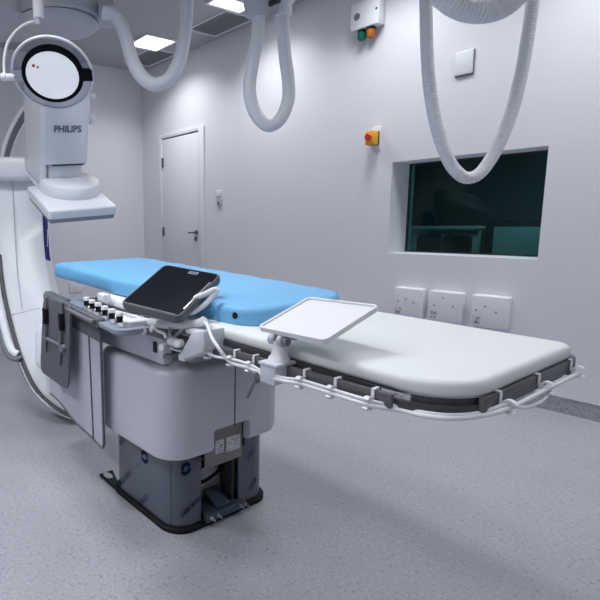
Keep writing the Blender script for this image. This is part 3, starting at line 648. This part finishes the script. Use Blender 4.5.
# ------------------------------------------------------------------ C-arm at the head end
DC = 3.1
ca_ = thing('c_arm', 'white X-ray C-arm with square detector head beyond the table head', 'x-ray machine', dp(60, 420, DC))
def lean(v): return 3.08+.42*min(1, max(0, (412-v)/190))      # the arc leans back away from the table
def q3(pts, d=None): return [dp(u, v, d or lean(v)) for u, v in pts]
def smooth_px(pts, n=6):
    return [(p.x, p.y) for p in spline([(u, v, 0) for u, v in pts], 1e9 if n == 1 else 6)]
outer = smooth_px([(-8, 180), (-7, 205), (-4, 232), (0, 263), (6, 300), (15, 335), (26, 367), (40, 392), (62, 410), (90, 419), (118, 420)])
inner = smooth_px([(122, 372), (100, 364), (82, 350), (66, 328), (55, 302), (48, 276), (44, 250), (42, 217), (41, 182)])
b = B(); prism(b, q3(outer+inner), FW*.26, .012); obj('arc_body', b, M['white'], ca_)
b = B(); tube(b, [p-FW*.012 for p in q3([(13, 178), (14, 205), (17, 262), (20, 290), (22.5, 309)])], .003, 6); tube(b, [p-FW*.003 for p in q3([(11, 315), (24, 312), (40, 308)])], .003, 6); obj('panel_seam', b, M['greywhite'], ca_)
# chrome guide rail along the outer edge
off_ = [(0, 255), (2.5, 280), (6.5, 303), (15, 337), (26, 369), (39, 392.5), (61, 411), (90, 420.5), (118, 422)]
for dd, mm, rr, du in ((-.008, 'charcoal', .012, 0), (-.004, 'chrome', .013, -3.2), (.13, 'charcoal', .016, -1), (.25, 'chrome', .014, -2)):
    b = B(); tube(b, [p+FW*dd for p in q3([(u+du, v-du*.25) for u, v in off_])], rr, 8, .05); obj('guide_rail', b, M[mm], ca_)
# navy stripe on the inner edge with vertical lettering
sp = smooth_px([(42.0, 214), (42.6, 228), (44.0, 250), (45.2, 259)])
b = B(); nrm = RT*.004
rows = [[dp(u, v, lean(v))+FW*.02+nrm, dp(u, v, lean(v))+FW*.17+nrm, dp(u, v, lean(v))+FW*.17-nrm, dp(u, v, lean(v))+FW*.02-nrm] for u, v in sp]
loft(b, rows); ns_ = obj('stripe', b, M['navy'], ca_)
o_ = dp(43.6, 240, lean(240))+FW*.10+RT*.006
b = text_mesh('Azurion', .055, .0006, frame(o_, -DN, -FW, RT)); obj('stripe_lettering', b, M['white2'], ns_)
# upper arc: thin white flanges with a dark groove
up = smooth_px([(31, 97), (20, 109), (11, 124), (4, 141), (0, 158), (-2, 175)])
def arc_strip(d0, d1, th, mm, nm, lift_=0):
    b = B(); rows = []
    for i, (u, v) in enumerate(up):
        a = Vector(up[max(i-1, 0)]); c = Vector(up[min(i+1, len(up)-1)]); t_ = (c-a).normalized(); n_ = Vector((t_.y*-1, t_.x))  # pixel normal
        if n_.x < 0: n_ = -n_
        nw = (RT*n_.x+DN*n_.y)
        p = dp(u, v, lean(v))+nw*lift_; rows.append([p+FW*d0, p+FW*d0+nw*th, p+FW*d1+nw*th, p+FW*d1])
    loft(b, rows); obj(nm, b, M[mm], ca_)
arc_strip(0, .17, .018, 'white', 'upper_arc'); arc_strip(.025, .135, .004, 'darkgrey', 'arc_groove', .0155)
# sleeve block
b = B(); prism(b, q3([(-60, 156), (27, 156), (29, 160), (29, 178), (-60, 178)], 3.40), FW*.35, .02, 3); obj('sleeve', b, M['white'], ca_)
# tube housing at the lower end, bumper loop
b = B(); prism(b, q3([(34, 330), (41, 322), (118, 322), (122, 330), (122, 368), (112, 374), (46, 374), (34, 366)], DC-.14), FW*.34, .03, 3); obj('tube_housing', b, M['white'], ca_)
bl = [(-4, 268), (1, 306), (8, 337), (13, 350), (19, 354)]
b = B(); tube(b, [p-FW*.03 for p in q3(bl)], .024, 12, .04); obj('bumper_loop', b, M['white'], ca_)
b = B(); tube(b, [p-FW*.03 for p in q3([(-9, 272), (-4, 310), (4, 342), (10, 356), (17, 359), (23, 356)])], .014, 10, .04); obj('bumper_trim', b, M['midgrey'], ca_)
# detector head
e1, e2, e3 = Vector((.1083, .9918, .0681)), Vector((-.9197, .0740, .3856)), Vector((.3774, -.1044, .9201))
DO = Vector((-2.915, 1.427, 1.36)); DM = frame(DO, e1, e2, e3); s = .214
b = B(); slab(b, soft(-.052, 0, .012, 4, lower=False), -s, s, -s, s, .022, n=8, f=lambda q: DM @ q); dh = obj('detector_housing', b, M['white'], ca_)
b = B(); slab(b, [(.02, -.085), (.012, -.08), (.006, -.052)], -s, s, -s, s, .022, n=8, f=lambda q: DM @ q); obj('detector_face', b, M['grey'], dh, 'grey-blue lower face')
b = B(); lathe(b, [(.190, 0), (.193, .006), (.188, .045), (.179, .064), (.165, .071)], DM @ Matrix.Translation((.03, .108, 0)), 48); obj('swivel_disc', b, M['white'], ca_)
b = B(); box2(b, (-.105, .13, .02), (.125, .40, .15), .03); b.transform(DM); obj('neck', b, M['white'], ca_)
b = B(); slab(b, [(.006, .155), (0, .16), (0, .62), (.02, .66)], -.14, .152, .12, .46, (.012, .03, .03, .03), f=lambda q: DM @ q); col = obj('column', b, M['white'], ca_)
b = B(); slab(b, [(.05, .008), (.02, .014), (.004, .03), (0, .05), (0, .64)], -.155, -.11, .125, .47, .022, f=lambda q: DM @ q); obj('column_side', b, M['white'], ca_)
b = B(); box2(b, (-.085, .118, .150), (.125, .124, .156)); b.transform(DM); obj('notch', b, M['dark'], col)
o_ = DM @ Vector((.008, .1185, .368)); b = text_mesh('PHILIPS', .054, .0012, frame(o_, e1, e3, -e2)); obj('lettering', b, M['ink'], col)
b = B(); cyl(b, DM @ Vector((.152, .18, .42)), e1, .036, .045, 24, .01); obj('side_knob', b, M['white'], col)
b = B(); cyl(b, DM @ Vector((.152, .15, .55)), e1, .018, .035, 16, .004); obj('side_button', b, M['white'], col)
# ------------------------------------------------------------------ ceiling carriage above the C-arm
cc = thing('ceiling_carriage', 'large white ceiling carriage with round swivel disc above the C-arm', 'ceiling carriage', dp(58, 30, 3.15))
cz = dp(58, 26, 3.15)
b = B(); lathe(b, [(.0, -.012), (.21, -.012), (.24, -.006), (.25, .004), (.25, .012)], Matrix.Translation(cz) @ Matrix.Diagonal((1, 1, 1, 1)), 56); obj('swivel_disc', b, M['greywhite'], cc)
b = B(); lathe(b, [(.247, .012), (.247, .017)], Matrix.Translation(cz), 56); obj('seam_ring', b, M['dark'], cc)
b = B(); lathe(b, [(.25, .017), (.258, .024), (.265, .30), (.25, .32)], Matrix.Translation(cz+RT*.02), 56); lathe(b, [(.22, .0), (.27, .02), (.27, .30), (.25, .32)], Matrix.Translation(cz-RT*.34+FW*.05), 48); obj('housing', b, M['greywhite'], cc)
b = B(); box2(b, cz+Vector((-.3, -.35, .31)), Vector((cz.x+.3, cz.y+.35, ZC)), .02); obj('trolley', b, M['greywhite'], cc)
# hose bracket on its right side
b = B(); box(b, dp(107, 14, 3.05), (.09, .12, .11), .006, Matrix((RT, FW, -DN)).transposed()); obj('hose_bracket', b, M['greywhite'], cc)
# overhead rails along the ceiling
for (y_, lab) in ((cz.y-.32, 'white ceiling rail nearest the viewer, carrying the C-arm carriage'), (cz.y+.32, 'dark ceiling rail beyond the C-arm carriage at the top edge')):
    b = B(); box2(b, (XB+.1, y_-.05, ZC-.09), (1.2, y_+.05, ZC), .006); box2(b, (XB+.1, y_-.065, ZC-.1), (1.2, y_-.045, ZC-.085), .002)
    tag(obj('ceiling_rail', b, M['midgrey' if 'dark' in lab else 'greywhite'], origin=(-2, y_, ZC-.1)), lab, 'ceiling rail', 'ceiling rails')
# ------------------------------------------------------------------ exam lamp
DL = 2.7; TILT = 1.0
lp_ = thing('examination_lamp', 'round examination lamp with black band and clear ring on a bent white arm', 'lamp', dp(40, -60, DL))
LO = dp(52.8, 74.5, DL); lz = (-FW*math.cos(TILT)+DN*math.sin(TILT)); lx = RT.copy(); ly = lz.cross(lx); LM = frame(LO, lx, ly, lz)
rg = .208
b = B(); A = [2*PI*k/64 for k in range(64)]
rings = [[LM @ Vector((r*math.cos(a), r*math.sin(a), z)) for r, z in ((rg-.006, -.004), (rg+.003, -.007), (rg+.006, 0), (rg+.003, .008), (rg-.006, .006))] for a in A]
loft(b, rings+[rings[0]], cap=False); obj('outer_ring', b, M['white2'], lp_)
b = B(); rings = [[LM @ Vector((r*math.cos(a), r*math.sin(a), z)) for r, z in ((.15, -.002), (rg-.004, -.002), (rg-.004, .002), (.15, .002))] for a in A]
loft(b, rings+[rings[0]], cap=False); obj('clear_ring', b, M['clear'], lp_)
b = B(); rings = [[LM @ Vector((r*math.cos(a), r*math.sin(a), z)) for r, z in ((.136, -.01), (.160, -.012), (.162, .008), (.158, .016), (.138, .016))] for a in A]
loft(b, rings+[rings[0]], cap=False)
bd = obj('band', b, M['blackgloss'], lp_)
b = B(); box(b, LM @ Vector((.18, 0, .002)), (.056, .066, .02), .004, LM.to_3x3()); obj('band_lug', b, M['blackgloss'], bd)
b = B(); box(b, LM @ Vector((-.18, 0, .002)), (.056, .07, .022), .006, LM.to_3x3()); obj('band_lug', b, M['greywhite'], bd)
b = B(); lathe(b, [(.138, 0), (.138, .014), (.10, .021), (.05, .025), (.0, .026)], LM, 56); ln = obj('lens', b, M['lens'], lp_)
for u, v, mm in ((33.5, 65.5, 'red'), (38, 67, 'grey')):
    r = ray(u, v); tt_ = (LM @ Vector((0, 0, .0195))-EYE).dot(lz)/r.dot(lz); b = B(); lathe(b, [(.008, 0), (.008, .003)], frame(EYE+r*tt_, lx, ly, lz), 14); obj('indicator', b, M[mm], ln)
b = B(); lathe(b, [(.03, -.09), (.09, -.075), (.13, -.035), (.137, 0)], LM, 48); obj('rear_shell', b, M['white2'], lp_)
b = B(); cyl(b, dp(2, 77, DL), RT, .018, .07, 18, .004); cyl(b, dp(1, 77, DL), RT, .021, .03, 18, .004); obj('pivot', b, M['white2'], lp_)
b = B(); tube(b, [dp(u, v, DL) for u, v in ((38, 21), (28, 23), (17, 30), (8, 42), (4.5, 56), (4, 66), (4.5, 76))], .0075, 10); obj('bent_arm', b, M['white2'], lp_)
b = B(); cyl(b, dp(38, 25.5, DL), Z, .018, .045, 20, .003); obj('collar', b, M['greywhite'], lp_)
o_ = dp(38.8, 19.5, DL); b = B(); cyl(b, o_, Z, .029, .30, 24, .004); cyl(b, o_+Z*.29, Z, .036, ZC-o_.z-.29, 24, .004); obj('drop_tube', b, M['white2'], lp_)
# ------------------------------------------------------------------ corrugated hoses
def hose(pts, d, r, lab, pitch=.014, collars=(), grow=None):
    P = [dp(u, v, dd) for (u, v, dd) in [(p[0], p[1], p[2] if len(p) > 2 else d) for p in pts]]
    t = thing('corrugated_hose', lab, 'hose', P[0], 'white corrugated hoses hanging from the ceiling')
    amp = .042 if pitch > .0145 else .012
    def rf(s, L):
        k = 1.0
        if grow: k = grow(s/L)
        return r*k*(1+amp*math.sin(2*PI*s/pitch))
    b = B(); tube(b, P, rf, 16, pitch/4); obj('sleeve', b, M['white2'], t)
    for (u, v, v2, rr) in collars:
        b = B(); o = dp(u, v, d); cyl(b, o, Z, rr, max(.05, (dp(u, v2, d)-o).length), 24, .006); obj('collar', b, M['white2'], t)
    return t
hose([(103, 12), (113, 14), (121, 24), (127, 42), (133, 62), (143, 78), (156, 84.5), (170, 78), (180, 58), (185, 30), (187, 0), (188, -30), (188, -99)], 2.95, .039, 'loose white hose loop between the C-arm carriage and ceiling, leftmost')
hose([(262, -30), (261, 0), (258.5, 14), (257.5, 38), (253, 62), (249.5, 88), (253, 108), (262, 122), (271, 125.5), (281, 118), (288, 101), (288.5, 82), (285, 55), (283, 30), (282.5, 12), (282, -30)], 2.75, .034, 'narrow white hose loop hanging above the wall beside the vent', collars=((283.5, 16.5, 2, .042), (283.5, 4, -30, .055)), grow=lambda s: 1.0+.55*max(0, 1-abs(s-.055)/.045) if s < .1 else 1)
hose([(424, -180), (425, -60), (425.5, -20), (426, 10), (427, 50), (430, 90), (437, 128), (448, 159), (458, 173), (468, 178), (481, 172), (497, 148), (511, 114), (521, 75), (528, 35), (533, 0), (537, -30), (543, -90), (546, -180)], 2.35, .0268, 'longest ribbed white hose loop hanging across the dark window', .015)
hose([(418, -250), (418, -120), (428, -40), (436, -12), (449, 2), (464, 10), (481, 12.5), (499, 9), (514, -1), (526, -16), (534, -40), (545, -120), (546, -250)], 2.0, .04, 'short thick white hose loop at the top edge above the wall plate', .015)
# trolley that carries the hoses, under the ceiling
ht = thing('hose_trolley', 'white hose trolley under the ceiling at the top edge beside the vent', 'hose trolley', dp(266, -10, 2.75))
b = B(); lathe(b, [(.055, .0), (.06, .01), (.095, .16), (.095, .3)], Matrix.Translation(dp(257, 16, 2.75)), 28); obj('hose_boot', b, M['greywhite'], ht)
b = B(); box(b, dp(270, -6, 2.75)+Z*.05, (.36, .2, .09), .01); obj('carrier_plate', b, M['greywhite'], ht)
b = B(); p = dp(270, -6, 2.75)+Z*.09; box2(b, p-Vector((.08, .08, 0)), Vector((p.x+.08, p.y+.08, ZC)), .01); obj('hanger', b, M['greywhite'], ht)
b = B(); box(b, dp(272, 3, 2.7), (.10, .03, .02), .004); obj('plug', b, M['dark'], ht)
# ------------------------------------------------------------------ view
sc = bpy.context.scene
w = bpy.data.worlds.new('world'); sc.world = w; w.use_nodes = True
w.node_tree.nodes['Background'].inputs[0].default_value = (.5, .55, .65, 1); w.node_tree.nodes['Background'].inputs[1].default_value = .02
sc.view_settings.view_transform = 'Standard'; sc.view_settings.look = 'None'; sc.view_settings.gamma = 1; sc.view_settings.use_curve_mapping = False
sc.view_settings.exposure = 0.0
sc.cycles.use_denoising = True; sc.cycles.max_bounces = 8; sc.cycles.diffuse_bounces = 5; sc.cycles.transparent_max_bounces = 12; sc.cycles.sample_clamp_indirect = 6
